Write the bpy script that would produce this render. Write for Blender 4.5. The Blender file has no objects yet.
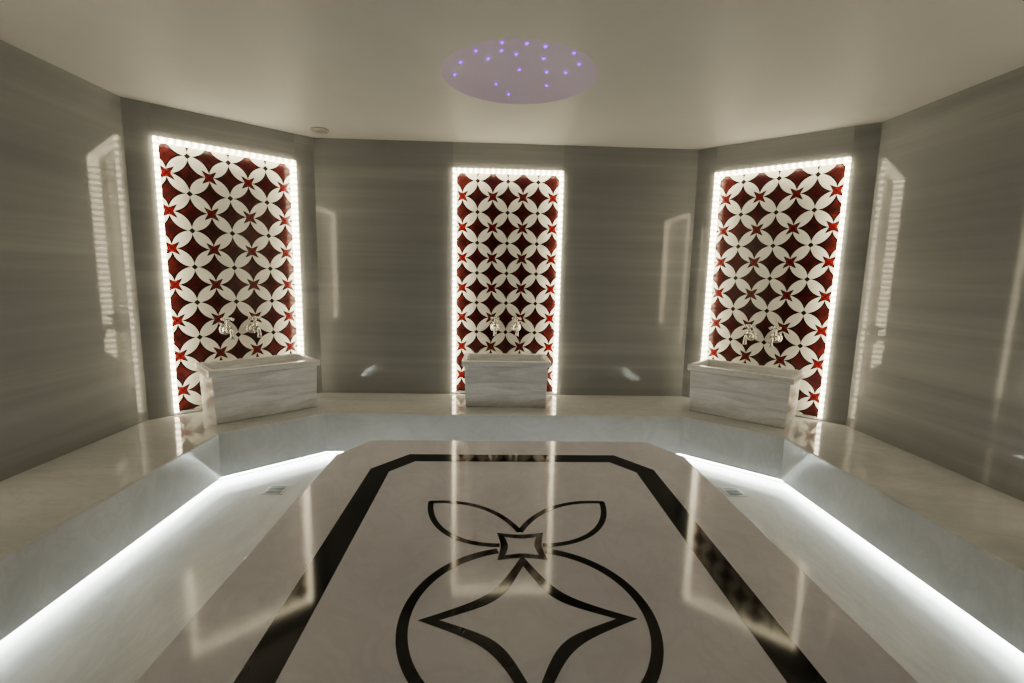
import bpy, bmesh, math, random
from mathutils import Vector, Matrix
random.seed(4)
scene = bpy.context.scene
COL = scene.collection
try:
    scene.view_settings.view_transform = 'AgX'
    scene.view_settings.look = 'AgX - Medium High Contrast'
    scene.view_settings.exposure = -.12
except Exception as ex:
    print('look', ex)
CX, CYC = 0.12, 1.57
BZ = 0.42          # bench / platform top
CZ = 2.925         # ceiling
OCT = [(-2.83,-.76),(-2.83,3.90),(-1.76,4.87),(2.0,4.87),(3.07,3.90),(3.07,-.76),(2.0,-1.73),(-1.76,-1.73)]

# ------------------------------------------------------------------ node helpers
class NT:
    def __init__(s, name):
        s.m = bpy.data.materials.new(name); s.m.use_nodes = True
        s.t = s.m.node_tree; s.n = s.t.nodes; s.l = s.t.links
        s.b = s.n['Principled BSDF']
    def new(s, typ, **kw):
        n = s.n.new(typ)
        for k, v in kw.items(): setattr(n, k, v)
        return n
    def put(s, sock, v):
        if hasattr(v, 'links') or hasattr(v, 'is_linked'): s.l.new(v, sock)
        else: sock.default_value = v
    def math(s, op, a, b=0.0, c=None):
        n = s.new('ShaderNodeMath', operation=op)
        s.put(n.inputs[0], a); s.put(n.inputs[1], b)
        if c is not None: s.put(n.inputs[2], c)
        return n.outputs[0]
    def mix(s, f, a, b):
        n = s.new('ShaderNodeMix', data_type='RGBA')
        s.put(n.inputs[0], f); s.put(n.inputs[6], a); s.put(n.inputs[7], b)
        return n.outputs[2]
    def coords(s, scale=(1,1,1), loc=(0,0,0), rot=(0,0,0)):
        tc = s.new('ShaderNodeTexCoord'); mp = s.new('ShaderNodeMapping')
        mp.inputs['Scale'].default_value = scale; mp.inputs['Location'].default_value = loc
        mp.inputs['Rotation'].default_value = rot
        s.l.new(tc.outputs['Object'], mp.inputs[0]); return mp.outputs[0]
    def noise(s, vec, scale, detail=6, rough=.55, dist=0.0):
        n = s.new('ShaderNodeTexNoise'); s.l.new(vec, n.inputs['Vector'])
        n.inputs['Scale'].default_value = scale; n.inputs['Detail'].default_value = detail
        n.inputs['Roughness'].default_value = rough; n.inputs['Distortion'].default_value = dist
        return n.outputs['Fac']
    def ramp(s, f, stops):
        n = s.new('ShaderNodeValToRGB'); cr = n.color_ramp
        while len(cr.elements) < len(stops): cr.elements.new(.5)
        for e, (p, c) in zip(cr.elements, stops):
            e.position = p; e.color = (c if len(c) == 4 else (*c, 1))
        s.l.new(f, n.inputs[0]); return n.outputs[0]

def simple(name, col, rough=.4, metal=0, emis=None, es=0):
    t = NT(name); t.b.inputs['Base Color'].default_value = (*col, 1)
    t.b.inputs['Roughness'].default_value = rough; t.b.inputs['Metallic'].default_value = metal
    if emis:
        t.b.inputs['Emission Color'].default_value = (*emis, 1); t.b.inputs['Emission Strength'].default_value = es
    return t.m

def wall_marble(seed):
    t = NT('banded_grey_marble_%d' % seed)
    rnd = random.Random(seed)
    tilt = rnd.uniform(-.03, .03); off = rnd.uniform(0, 40)
    v1 = t.coords((.12, 1, 1.2), (off, 0, off*.7), (0, tilt, 0))
    v2 = t.coords((.20, 1, 7.0), (off*2, 0, off), (0, tilt, 0))
    n1 = t.noise(v1, 1.3, 3, .5, .3); n2 = t.noise(v2, 1.4, 5, .55, .6)
    f = t.math('ADD', t.math('MULTIPLY', n1, .64), t.math('MULTIPLY', n2, .36))
    d = rnd.uniform(.95, 1.05)
    c = t.ramp(f, [(.36, (.27*d,.279*d,.288*d)), (.46, (.305*d,.314*d,.323*d)), (.54, (.33*d,.339*d,.347*d)), (.66, (.40*d,.410*d,.416*d))])
    t.l.new(c, t.b.inputs['Base Color'])
    t.b.inputs['Roughness'].default_value = .055
    t.b.inputs['Specular IOR Level'].default_value = .33
    return t.m
WM = [wall_marble(i) for i in range(6)]

def white_marble(name, lo, hi, rough, sc=1.2, stretch=(1,1,1), rot=(0,0,.5), spec=.5):
    t = NT(name); v = t.coords(stretch, (3.1, 7, 1), rot)
    n = t.noise(v, sc, 8, .6, 1.2); n2 = t.noise(v, sc*4, 6, .6, 1.5)
    vein = t.math('SUBTRACT', 1.0, t.math('MULTIPLY', t.math('ABSOLUTE', t.math('SUBTRACT', n2, .5)), 14.0))
    vein = t.math('MULTIPLY', t.math('MAXIMUM', vein, 0.0), .25)
    c = t.ramp(n, [(.35, lo), (.62, hi)])
    c = t.mix(vein, c, (lo[0]*.85, lo[1]*.85, lo[2]*.85, 1))
    t.l.new(c, t.b.inputs['Base Color']); t.b.inputs['Roughness'].default_value = rough
    t.b.inputs['Specular IOR Level'].default_value = spec
    return t.m
M_BENCH = white_marble('white_bench_marble', (.48,.495,.505), (.58,.595,.605), .065, 1.0, (.6, 1.4, 1), spec=.5)
M_FLOOR = white_marble('white_floor_marble', (.67,.685,.69), (.80,.82,.825), .14, 1.2, (2.2, .6, 1), (0,0,0))
M_PLAT = white_marble('lilac_white_marble', (.60,.60,.675), (.68,.68,.755), .085, .9, spec=.26)
M_BASIN = white_marble('basin_marble', (.56,.57,.59), (.79,.80,.83), .16, 2.0, (.7,.7,5), (0,.1,0))
M_BLACK = white_marble('black_marble_inlay', (.010,.010,.010), (.020,.020,.020), .07, 3, spec=.4)
M_STEEL = simple('brushed_steel', (.45,.45,.43), .3, 1)
M_DARK = simple('drain_gap', (.03,.03,.03), .6)
M_PLASTIC = simple('white_plastic', (.50,.49,.47), .35)
M_CHROME = simple('polished_chrome', (.58,.57,.54), .14, 1)

def ceiling_mat():
    t = NT('ceiling_plaster'); v = t.coords()
    n = t.noise(v, 1.5, 4); c = t.ramp(n, [(.3, (.63,.632,.628)), (.7, (.67,.672,.668))])
    t.l.new(c, t.b.inputs['Base Color']); t.b.inputs['Roughness'].default_value = .5
    return t.m
M_CEIL = ceiling_mat()

def led_mat(name, col, strength, axis, pitch=.055):
    t = NT(name); tc = t.new('ShaderNodeTexCoord'); sp = t.new('ShaderNodeSeparateXYZ')
    t.l.new(tc.outputs['Object'], sp.inputs[0])
    w = t.math('SINE', t.math('MULTIPLY', sp.outputs[axis], 2*math.pi/pitch))
    w = t.math('MULTIPLY_ADD', w, .5, 1.0)
    t.b.inputs['Base Color'].default_value = (.8,.8,.75,1)
    t.b.inputs['Emission Color'].default_value = (*col, 1)
    t.l.new(t.math('MULTIPLY', w, strength), t.b.inputs['Emission Strength'])
    return t.m
WARM = (1.0, .87, .60)
M_LEDV = led_mat('led_strip_vertical', WARM, 8, 2)
M_LEDH = led_mat('led_strip_horizontal', WARM, 6.5, 0)
M_LEDF = simple('led_strip_floor', (.8,.8,.8), .5, 0, (.95,1.0,.92), 19)

def mosaic_mat(R=.152):
    t = NT('red_white_mosaic'); tc = t.new('ShaderNodeTexCoord'); sp = t.new('ShaderNodeSeparateXYZ')
    t.l.new(tc.outputs['Object'], sp.inputs[0]); M = t.math
    x = M('DIVIDE', sp.outputs[0], R); y = M('DIVIDE', sp.outputs[2], R)
    r2 = math.sqrt(2)
    u = M('DIVIDE', M('ADD', x, y), r2); v = M('DIVIDE', M('SUBTRACT', x, y), r2)
    def cell(q):
        k = M('ROUND', M('DIVIDE', q, r2)); return M('ABSOLUTE', M('SUBTRACT', q, M('MULTIPLY', k, r2)))
    a0, b0 = cell(u), cell(v)
    a = M('MAXIMUM', a0, b0); b = M('MINIMUM', a0, b0)
    da = M('SUBTRACT', r2, a)
    d1 = M('SQRT', M('ADD', M('MULTIPLY', da, da), M('MULTIPLY', b, b)))
    e = M('SUBTRACT', d1, 1.0)                       # >0 star, <0 petal
    petal = M('LESS_THAN', e, .015)
    outline = M('LESS_THAN', M('ABSOLUTE', M('SUBTRACT', e, .05)), .038)
    rx, ry = M('ROUND', x), M('ROUND', y)
    dx, dy = M('ABSOLUTE', M('SUBTRACT', x, rx)), M('ABSOLUTE', M('SUBTRACT', y, ry))
    ox = M('FLOORED_MODULO', rx, 2.0); oy = M('FLOORED_MODULO', ry, 2.0)
    tyA = M('MULTIPLY', M('GREATER_THAN', ox, .5), M('LESS_THAN', oy, .5))
    tyB = M('MULTIPLY', M('LESS_THAN', ox, .5), M('GREATER_THAN', oy, .5))
    mx, mn = M('MAXIMUM', dx, dy), M('MINIMUM', dx, dy)
    g = M('SUBTRACT', mx, M('MULTIPLY', mn, .5))
    inA = M('MULTIPLY', M('LESS_THAN', g, .19), M('LESS_THAN', mx, .36))
    inA2 = M('MULTIPLY', M('LESS_THAN', g, .145), M('LESS_THAN', mx, .315))
    xx = M('LESS_THAN', M('ABSOLUTE', M('SUBTRACT', dx, dy)), .03)
    inB = M('LESS_THAN', M('ADD', dx, dy), .16)
    vec = t.coords()
    n = t.noise(vec, 9, 6, .65, .6); n2 = t.noise(vec, 30, 4)
    red = t.ramp(n, [(.3, (.026,.008,.008)), (.5, (.075,.012,.013)), (.7, (.16,.023,.022))])
    core = M('SUBTRACT', 1.0, M('MINIMUM', M('MULTIPLY', M('SQRT', M('ADD', M('MULTIPLY', a0, a0), M('MULTIPLY', b0, b0))), 2.2), 1.0))
    red = t.mix(M('MULTIPLY', core, .65), red, (.020,.010,.010,1))
    bright = t.ramp(n2, [(.3, (.17,.012,.016)), (.7, (.27,.022,.026))])
    white = t.ramp(n, [(.3, (.74,.72,.67)), (.7, (.86,.84,.79))])
    c = t.mix(petal, red, white)
    c = t.mix(outline, c, (.010,.009,.008,1))
    c = t.mix(M('MULTIPLY', tyB, inB), c, (.02,.02,.015,1))
    c = t.mix(M('MULTIPLY', tyA, inA), c, (.010,.009,.008,1))
    c = t.mix(M('MULTIPLY', tyA, M('MULTIPLY', inA2, M('SUBTRACT', 1.0, xx))), c, bright)
    t.l.new(c, t.b.inputs['Base Color']); t.b.inputs['Roughness'].default_value = .2
    return t.m
M_MOS = mosaic_mat()

# ------------------------------------------------------------------ mesh helpers
def obj(name, bm, mats, mw=None, parent=None, smooth=False, bevel=0):
    bmesh.ops.recalc_face_normals(bm, faces=bm.faces[:])
    me = bpy.data.meshes.new(name); bm.to_mesh(me); bm.free()
    for m in (mats if isinstance(mats, (list, tuple)) else [mats]): me.materials.append(m)
    o = bpy.data.objects.new(name, me); COL.objects.link(o)
    if mw is not None: o.matrix_world = mw
    if parent:
        o.parent = parent
        o.matrix_parent_inverse = Matrix.Identity(4)
        o.matrix_basis = mw if mw is not None else Matrix.Identity(4)
    if smooth:
        for p in me.polygons: p.use_smooth = True
    if bevel:
        b = o.modifiers.new('bevel', 'BEVEL'); b.width = bevel; b.segments = 3; b.limit_method = 'ANGLE'
    return o
def empty(name, mw):
    e = bpy.data.objects.new(name, None); e.empty_display_size = .1; COL.objects.link(e); e.matrix_world = mw; return e
def box(bm, x0, x1, y0, y1, z0, z1, mi=0):
    vs = [bm.verts.new((x, y, z)) for z in (z0, z1) for x, y in ((x0,y0),(x1,y0),(x1,y1),(x0,y1))]
    for f in ((0,1,2,3),(4,5,6,7),(0,1,5,4),(1,2,6,5),(2,3,7,6),(3,0,4,7)):
        bm.faces.new([vs[i] for i in f]).material_index = mi
def prism(bm, pts, z0, z1):
    a = [bm.verts.new((x, y, z0)) for x, y in pts]; b = [bm.verts.new((x, y, z1)) for x, y in pts]
    bm.faces.new(a); bm.faces.new(b); n = len(pts)
    for i in range(n): bm.faces.new((a[i], a[(i+1)%n], b[(i+1)%n], b[i]))
def offset(poly, d):   # inward offset of clockwise polygon
    out = []; n = len(poly)
    for i in range(n):
        p0, p1, p2 = Vector(poly[i-1]), Vector(poly[i]), Vector(poly[(i+1)%n])
        e1, e2 = (p1-p0).normalized(), (p2-p1).normalized()
        n1, n2 = Vector((e1.y, -e1.x)), Vector((e2.y, -e2.x))
        m = (n1+n2).normalized(); out.append(tuple(p1 + m*(d/m.dot(n1))))
    return out
def sweep_ring(bm, poly, prof, closed=False):
    rings = [[bm.verts.new((x, y, z)) for x, y in offset(poly, d)] for d, z in prof]
    n = len(poly); k = len(rings)
    for j in range(k if closed else k-1):
        r0, r1 = rings[j], rings[(j+1) % k]
        for i in range(n): bm.faces.new((r0[i], r0[(i+1)%n], r1[(i+1)%n], r1[i]))
def frame(p, q):
    a = math.atan2(q[1]-p[1], q[0]-p[0])
    return Matrix.Translation((p[0], p[1], 0)) @ Matrix.Rotation(a, 4, 'Z'), math.hypot(q[0]-p[0], q[1]-p[1])

# ------------------------------------------------------------------ room shell
names = ['wall_left','wall_back_left','wall_back','wall_back_right','wall_right','wall_rear_right','wall_rear','wall_rear_left']
NICHE = ['wall_left','wall_back_left','wall_back','wall_back_right','wall_right']
PW, PTOP = 1.085, CZ-.245
NB = .085
FR = {}
for i, nm in enumerate(names):
    p, q = OCT[i], OCT[(i+1) % 8]; mw, L = frame(p, q); FR[nm] = (mw, L)
    bm = bmesh.new()
    if nm in NICHE:
        s0, s1 = L/2-PW/2, L/2+PW/2
        box(bm, 0, s0, 0, .16, 0, CZ, 0); box(bm, s1, L, 0, .16, 0, CZ, 2)
        box(bm, s0, s1, 0, .16, PTOP, CZ, 1); box(bm, s0, s1, 0, .16, 0, BZ+.012, 1)
        box(bm, s0, s1, NB+.012, .16, BZ+.012, PTOP, 1)
        mats = [WM[i % 6], WM[(i+2) % 6], WM[(i+4) % 6]]
    else:
        k = max(1, round(L/1.25)); 
        for j in range(k): box(bm, L*j/k, L*(j+1)/k, 0, .16, 0, CZ, j % 3)
        mats = [WM[(i+1) % 6], WM[(i+3) % 6], WM[(i+5) % 6]]
    obj(nm, bm, mats, mw)

bm = bmesh.new(); prism(bm, offset(OCT, -.1), -.1, 0); obj('floor', bm, M_FLOOR)

DC, DR = (.14, 3.28), .50
bm = bmesh.new()
outer = offset(OCT, -.16); N = 96
vo = [bm.verts.new((x, y, CZ)) for x, y in outer]
vi = [bm.verts.new((DC[0]+DR*math.cos(2*math.pi*i/N), DC[1]+DR*math.sin(2*math.pi*i/N), CZ)) for i in range(N)]
es = [bm.edges.new((vo[i], vo[(i+1)%8])) for i in range(8)] + [bm.edges.new((vi[i], vi[(i+1)%N])) for i in range(N)]
bmesh.ops.triangle_fill(bm, edges=es, use_beauty=True)
for f in [f for f in bm.faces if (f.calc_center_median().xy-Vector(DC)).length < DR*.8]: bm.faces.remove(f)
obj('ceiling', bm, M_CEIL)

# dome with fibre-optic stars
dome = empty('starlight_ceiling_dome', Matrix.Translation((DC[0], DC[1], CZ)))
DH = .07
def dz(r): return DH*(1-(r/DR)**2) 
bm = bmesh.new(); rings = []
for k in range(0, 13):
    r = DR*(1-k/12)
    if r < 1e-6: rings.append([bm.verts.new((0,0,dz(0)))])
    else: rings.append([bm.verts.new((r*math.cos(2*math.pi*i/N), r*math.sin(2*math.pi*i/N), dz(r))) for i in range(N)])
for k in range(12):
    a, b = rings[k], rings[k+1]
    for i in range(N):
        if len(b) == 1: bm.faces.new((a[i], a[(i+1)%N], b[0]))
        else: bm.faces.new((a[i], a[(i+1)%N], b[(i+1)%N], b[i]))
M_DOME = simple('dome_plaster_violet_glow', (.62,.55,.75), .5)  # violet scatter from the fibre stars is painted into the base colour
obj('dome_shell', bm, M_DOME, parent=dome, smooth=True)
bm = bmesh.new()
stars = [(-.12,-.42),(.02,-.40),(.13,-.37),(.30,-.33),(-.27,-.28),(-.12,-.25),(-.37,-.12),(-.2,-.12),(-.03,-.18),(.14,-.14),(.36,-.16),
         (-.42,.05),(.0,.06),(.18,.06),(.30,.02),(-.15,.25),(.2,.24),(-.06,.38)]
for x, y in stars:
    r = math.hypot(x, y)
    m = Matrix.Translation((x, y, dz(r)-.002))
    bmesh.ops.create_icosphere(bm, subdivisions=2, radius=.0105, matrix=m)
obj('fibre_optic_stars', bm, simple('violet_fibre_light', (.2,.05,.8), .4, 0, (.28,.010,1.0), 2.6), parent=dome)

# bench ring + LED under
bm = bmesh.new()
sweep_ring(bm, OCT, [(.002,.001),(.002,BZ),(.742,BZ),(.75,BZ-.008),(.75,.07),(.63,.07),(.63,.001)])
obj('marble_bench', bm, M_BENCH)
bm = bmesh.new()
def led_path(d):
    o = offset(OCT, d); return [(o[1][0], 1.1)] + [o[k] for k in (1,2,3,4)] + [(o[4][0], 1.1)]
prof = [(.632,.022),(.650,.022),(.650,.060),(.632,.060)]
paths = [[bm.verts.new((x, y, z)) for x, y in led_path(d)] for d, z in prof]
for j in range(4):
    r0_, r1_ = paths[j], paths[(j+1) % 4]
    for i in range(5): bm.faces.new((r0_[i], r0_[i+1], r1_[i+1], r1_[i]))
bm.faces.new([q[0] for q in paths]); bm.faces.new([q[-1] for q in paths])
obj('bench_led_strip', bm, M_LEDF)

# ------------------------------------------------------------------ platform
plat = empty('heated_marble_platform', Matrix.Translation((.14, CYC, 0)))
HX, HY = 1.205, 1.885
def oct_(hx, hy, cx, cy): return [(-hx,-hy+cy),(-hx,hy-cy),(-hx+cx,hy),(hx-cx,hy),(hx,hy-cy),(hx,-hy+cy),(hx-cx,-hy),(-hx+cx,-hy)]
bm = bmesh.new(); prism(bm, oct_(HX, HY, .17, .30), 0.001, BZ)
obj('platform_slab', bm, M_PLAT, parent=plat, bevel=.006)
ZI = BZ+.0008
bm = bmesh.new()
o1 = oct_(HX-.295, HY-.285, .20, .25); i1 = offset(o1, .125)
a = [bm.verts.new((x, y, ZI)) for x, y in o1]; b = [bm.verts.new((x, y, ZI)) for x, y in i1]
for i in range(8): bm.faces.new((a[i], a[(i+1)%8], b[(i+1)%8], b[i]))
obj('inlay_border', bm, M_BLACK, parent=plat)

def strip(bm, pts, w, z=ZI, closed=False, taper=None):
    n = len(pts); L = []; R = []
    for i in range(n):
        p = Vector(pts[i])
        if closed: d = Vector(pts[(i+1)%n]) - Vector(pts[i-1])
        else: d = Vector(pts[min(i+1, n-1)]) - Vector(pts[max(i-1, 0)])
        d.normalize(); nn = Vector((-d.y, d.x)); ww = w/2 if taper is None else taper(i/(n-1))/2
        L.append(bm.verts.new((*(p+nn*ww), z))); R.append(bm.verts.new((*(p-nn*ww), z)))
    for i in range(n if closed else n-1):
        j = (i+1) % n; bm.faces.new((L[i], L[j], R[j], R[i]))
def bez(p0, p1, p2, p3, n=28):
    o = []
    for i in range(n+1):
        t = i/n; s = 1-t
        o.append((s**3*p0[0]+3*s*s*t*p1[0]+3*s*t*t*p2[0]+t**3*p3[0], s**3*p0[1]+3*s*s*t*p1[1]+3*s*t*t*p2[1]+t**3*p3[1]))
    return o
bm = bmesh.new()
RR = .448
for sx in (0, 1):
    a0, a1 = (-76, 76) if sx == 0 else (104, 256)
    strip(bm, [(RR*math.cos(math.radians(a0+(a1-a0)*i/80)), RR*math.sin(math.radians(a0+(a1-a0)*i/80))) for i in range(81)], .040)
def star(bm, T, w, cx=0, cy=0, k=.30, rot=0, z=ZI):
    def outline(T, k):
        o = []
        for q in range(4):
            a = rot+q*math.pi/2; b2 = a+math.pi/2
            p0 = (T*math.cos(a), T*math.sin(a)); p3 = (T*math.cos(b2), T*math.sin(b2))
            m = (k*T*(math.cos(a)+math.cos(b2)), k*T*(math.sin(a)+math.sin(b2)))
            o += bez(p0, m, m, p3, 20)[:-1]
        return [(x+cx, y+cy) for x, y in o]
    A = outline(T, k); B = outline(T-w*2.3, k*.93)
    va = [bm.verts.new((x, y, z)) for x, y in A]; vb = [bm.verts.new((x, y, z)) for x, y in B]
    n = len(A)
    for i in range(n): bm.faces.new((va[i], va[(i+1)%n], vb[(i+1)%n], vb[i]))
star(bm, .40, .034, k=.32)
for s in (1, -1):
    star(bm, .158, .022, 0, s*.475, k=.40, rot=math.pi/4, z=ZI+.0006)
    for sx in (1, -1):
        P = lambda x, y: (sx*x, s*(y-CYC))
        strip(bm, bez(P(.0,2.165), P(.10,2.40), P(.28,2.50), P(.478,2.47)), .030)
        strip(bm, bez(P(.10,2.05), P(.30,2.05), P(.46,2.20), P(.470,2.48)), .030)
obj('inlay_flower_motif', bm, M_BLACK, parent=plat)

# ------------------------------------------------------------------ niches
def add_niche(nm):
    mw, L = FR[nm]
    root = empty('backlit_mosaic_panel', mw @ Matrix.Translation((L/2, 0, 0)))
    h = PW/2
    bm = bmesh.new(); box(bm, -h+.001, h-.001, NB, NB+.011, BZ+.013, PTOP-.001)
    obj('mosaic_face', bm, M_MOS, parent=root)
    bm = bmesh.new()
    for s in (-1, 1):
        x0, x1 = sorted((s*(h-.001), s*(h-.030)))
        box(bm, x0, x1, -.022, .058, BZ+.03, PTOP-.034)
    obj('led_side_strips', bm, M_LEDV, parent=root)
    bm = bmesh.new(); box(bm, -h+.001, h-.001, -.022, .058, PTOP-.030, PTOP-.001)
    obj('led_top_strip', bm, M_LEDH, parent=root)
for nm in NICHE: add_niche(nm)

# ------------------------------------------------------------------ basins
def add_basin(nm, sx, W):
    mw, L = FR[nm]
    D, H = .52, .44
    bm = bmesh.new()
    def ring(x0, x1, y0, y1, z): return [bm.verts.new(p) for p in ((x0,y0,z),(x1,y0,z),(x1,y1,z),(x0,y1,z))]
    h = W/2; b = .035
    R = [ring(-h+.038, h-.038, -D+.024, -b, 0), ring(-h+.026, h-.026, -D+.016, -b, H-.058), ring(-h, h, -D, -b, H-.052),
         ring(-h, h, -D, -b, H), ring(-h+.045, h-.045, -D+.045, -.075, H), ring(-h+.065, h-.065, -D+.065, -.095, H-.30)]
    bm.faces.new(R[0]); bm.faces.new(R[-1])
    for a, b in zip(R, R[1:]):
        for i in range(4): bm.faces.new((a[i], a[(i+1)%4], b[(i+1)%4], b[i]))
    obj('marble_basin', bm, M_BASIN, mw @ Matrix.Translation((sx, 0, BZ+.001)), bevel=.006)
# ------------------------------------------------------------------ faucets
def lathe(bm, prof, axis, org, n=20):
    axis = Vector(axis).normalized(); q = Vector((0,0,1)).rotation_difference(axis); rs = []
    for r, h in prof:
        rs.append([bm.verts.new(Vector(org)+q @ Vector((max(r,.0004)*math.cos(2*math.pi*i/n), max(r,.0004)*math.sin(2*math.pi*i/n), h))) for i in range(n)])
    for a, b in zip(rs, rs[1:]):
        for i in range(n): bm.faces.new((a[i], a[(i+1)%n], b[(i+1)%n], b[i]))
    bm.faces.new(rs[0]); bm.faces.new(rs[-1])
def tube(bm, pts, r, n=14):
    rs = []
    for i, p in enumerate(pts):
        p = Vector(p); d = (Vector(pts[min(i+1, len(pts)-1)])-Vector(pts[max(i-1, 0)])).normalized()
        a = Vector((1,0,0)); b = d.cross(a).normalized()
        rr = r[i] if isinstance(r, list) else r
        rs.append([bm.verts.new(p+a*rr*math.cos(2*math.pi*k/n)+b*rr*math.sin(2*math.pi*k/n)) for k in range(n)])
    for a, b in zip(rs, rs[1:]):
        for i in range(n): bm.faces.new((a[i], a[(i+1)%n], b[(i+1)%n], b[i]))
    bm.faces.new(rs[0]); bm.faces.new(rs[-1])
def add_faucet(nm, x, z):
    mw, L = FR[nm]; bm = bmesh.new()
    lathe(bm, [(.001,0),(.042,0),(.044,.006),(.036,.012),(.020,.018),(.016,.045),(.022,.055),(.024,.075),(.022,.095),(.016,.105),(.001,.108)], (0,-1,0), (0,0,0))
    pts = [(0,-.085,.0),(0,-.10,.008),(0,-.12,.014),(0,-.14,.012),(0,-.158,.0),(0,-.168,-.018),(0,-.172,-.040),(0,-.174,-.056)]
    tube(bm, pts, [.015,.014,.0125,.012,.012,.012,.013,.015])
    lathe(bm, [(.013,0),(.010,.012),(.014,.02),(.018,.028),(.010,.036),(.009,.05),(.020,.058),(.021,.066),(.010,.076),(.001,.08)], (0,0,1), (0,-.075,.016))
    for k in range(4):
        a = k*math.pi/2+math.pi/4
        lathe(bm, [(.006,0),(.0055,.024),(.011,.034),(.012,.040),(.007,.047),(.001,.049)], (math.cos(a), math.sin(a), 0), (0,-.075,.078), 12)
    obj('basin_faucet', bm, M_CHROME, mw @ Matrix.Translation((L/2+x, NB-.0005, z)) @ Matrix.Scale(1.25, 4), smooth=True)
for nm, off, W in (('wall_back', 0, .83), ('wall_back_left', .06, .88), ('wall_back_right', -.06, .88), ('wall_left', 0, .88), ('wall_right', 0, .88)):
    L = FR[nm][1]; add_basin(nm, L/2+off, W)
    for dx in (-.11, .11): add_faucet(nm, dx+off*.1, BZ+.70)

# ------------------------------------------------------------------ small things
def add_drain(x, y):
    bm = bmesh.new(); s = .075
    box(bm, -s, s, -s, s, 0, .003, 0); 
    for k in range(5):
        yy = -.05+k*.025; box(bm, -.055, .055, yy-.005, yy+.005, .003, .0036, 1)
    obj('floor_drain', bm, [M_STEEL, M_DARK], Matrix.Translation((x, y, .0005)))
add_drain(-1.64, 3.50); add_drain(1.90, 3.49)
bm = bmesh.new(); lathe(bm, [(.001,0),(.080,0),(.080,.012),(.066,.020),(.060,.014),(.048,.014),(.042,.036),(.001,.042)], (0,0,-1), (0,0,0), 32)
obj('smoke_detector', bm, M_PLASTIC, Matrix.Translation((-1.60, 4.59, CZ-.0005)))

# ------------------------------------------------------------------ camera
f = 477; yaw, p, roll = math.radians(2.2), math.radians(7.9), .02
fw = Vector((math.sin(yaw)*math.cos(p), math.cos(yaw)*math.cos(p), -math.sin(p)))
r0 = Vector((math.cos(yaw), -math.sin(yaw), 0)); u0 = r0.cross(fw)
R = (r0*math.cos(roll)+u0*math.sin(roll)); U = (u0*math.cos(roll)-r0*math.sin(roll))
m = Matrix((R, U, -fw)).transposed().to_4x4(); m.translation = (0, 0, 1.655)
cam = bpy.data.cameras.new('camera'); co = bpy.data.objects.new('camera', cam); COL.objects.link(co)
cam.sensor_width = 36; cam.lens = f/1024*36; cam.clip_start = .02; co.matrix_world = m
scene.camera = co
w = bpy.data.worlds.new('world'); scene.world = w; w.use_nodes = True
w.node_tree.nodes['Background'].inputs[0].default_value = (0,0,0,1)
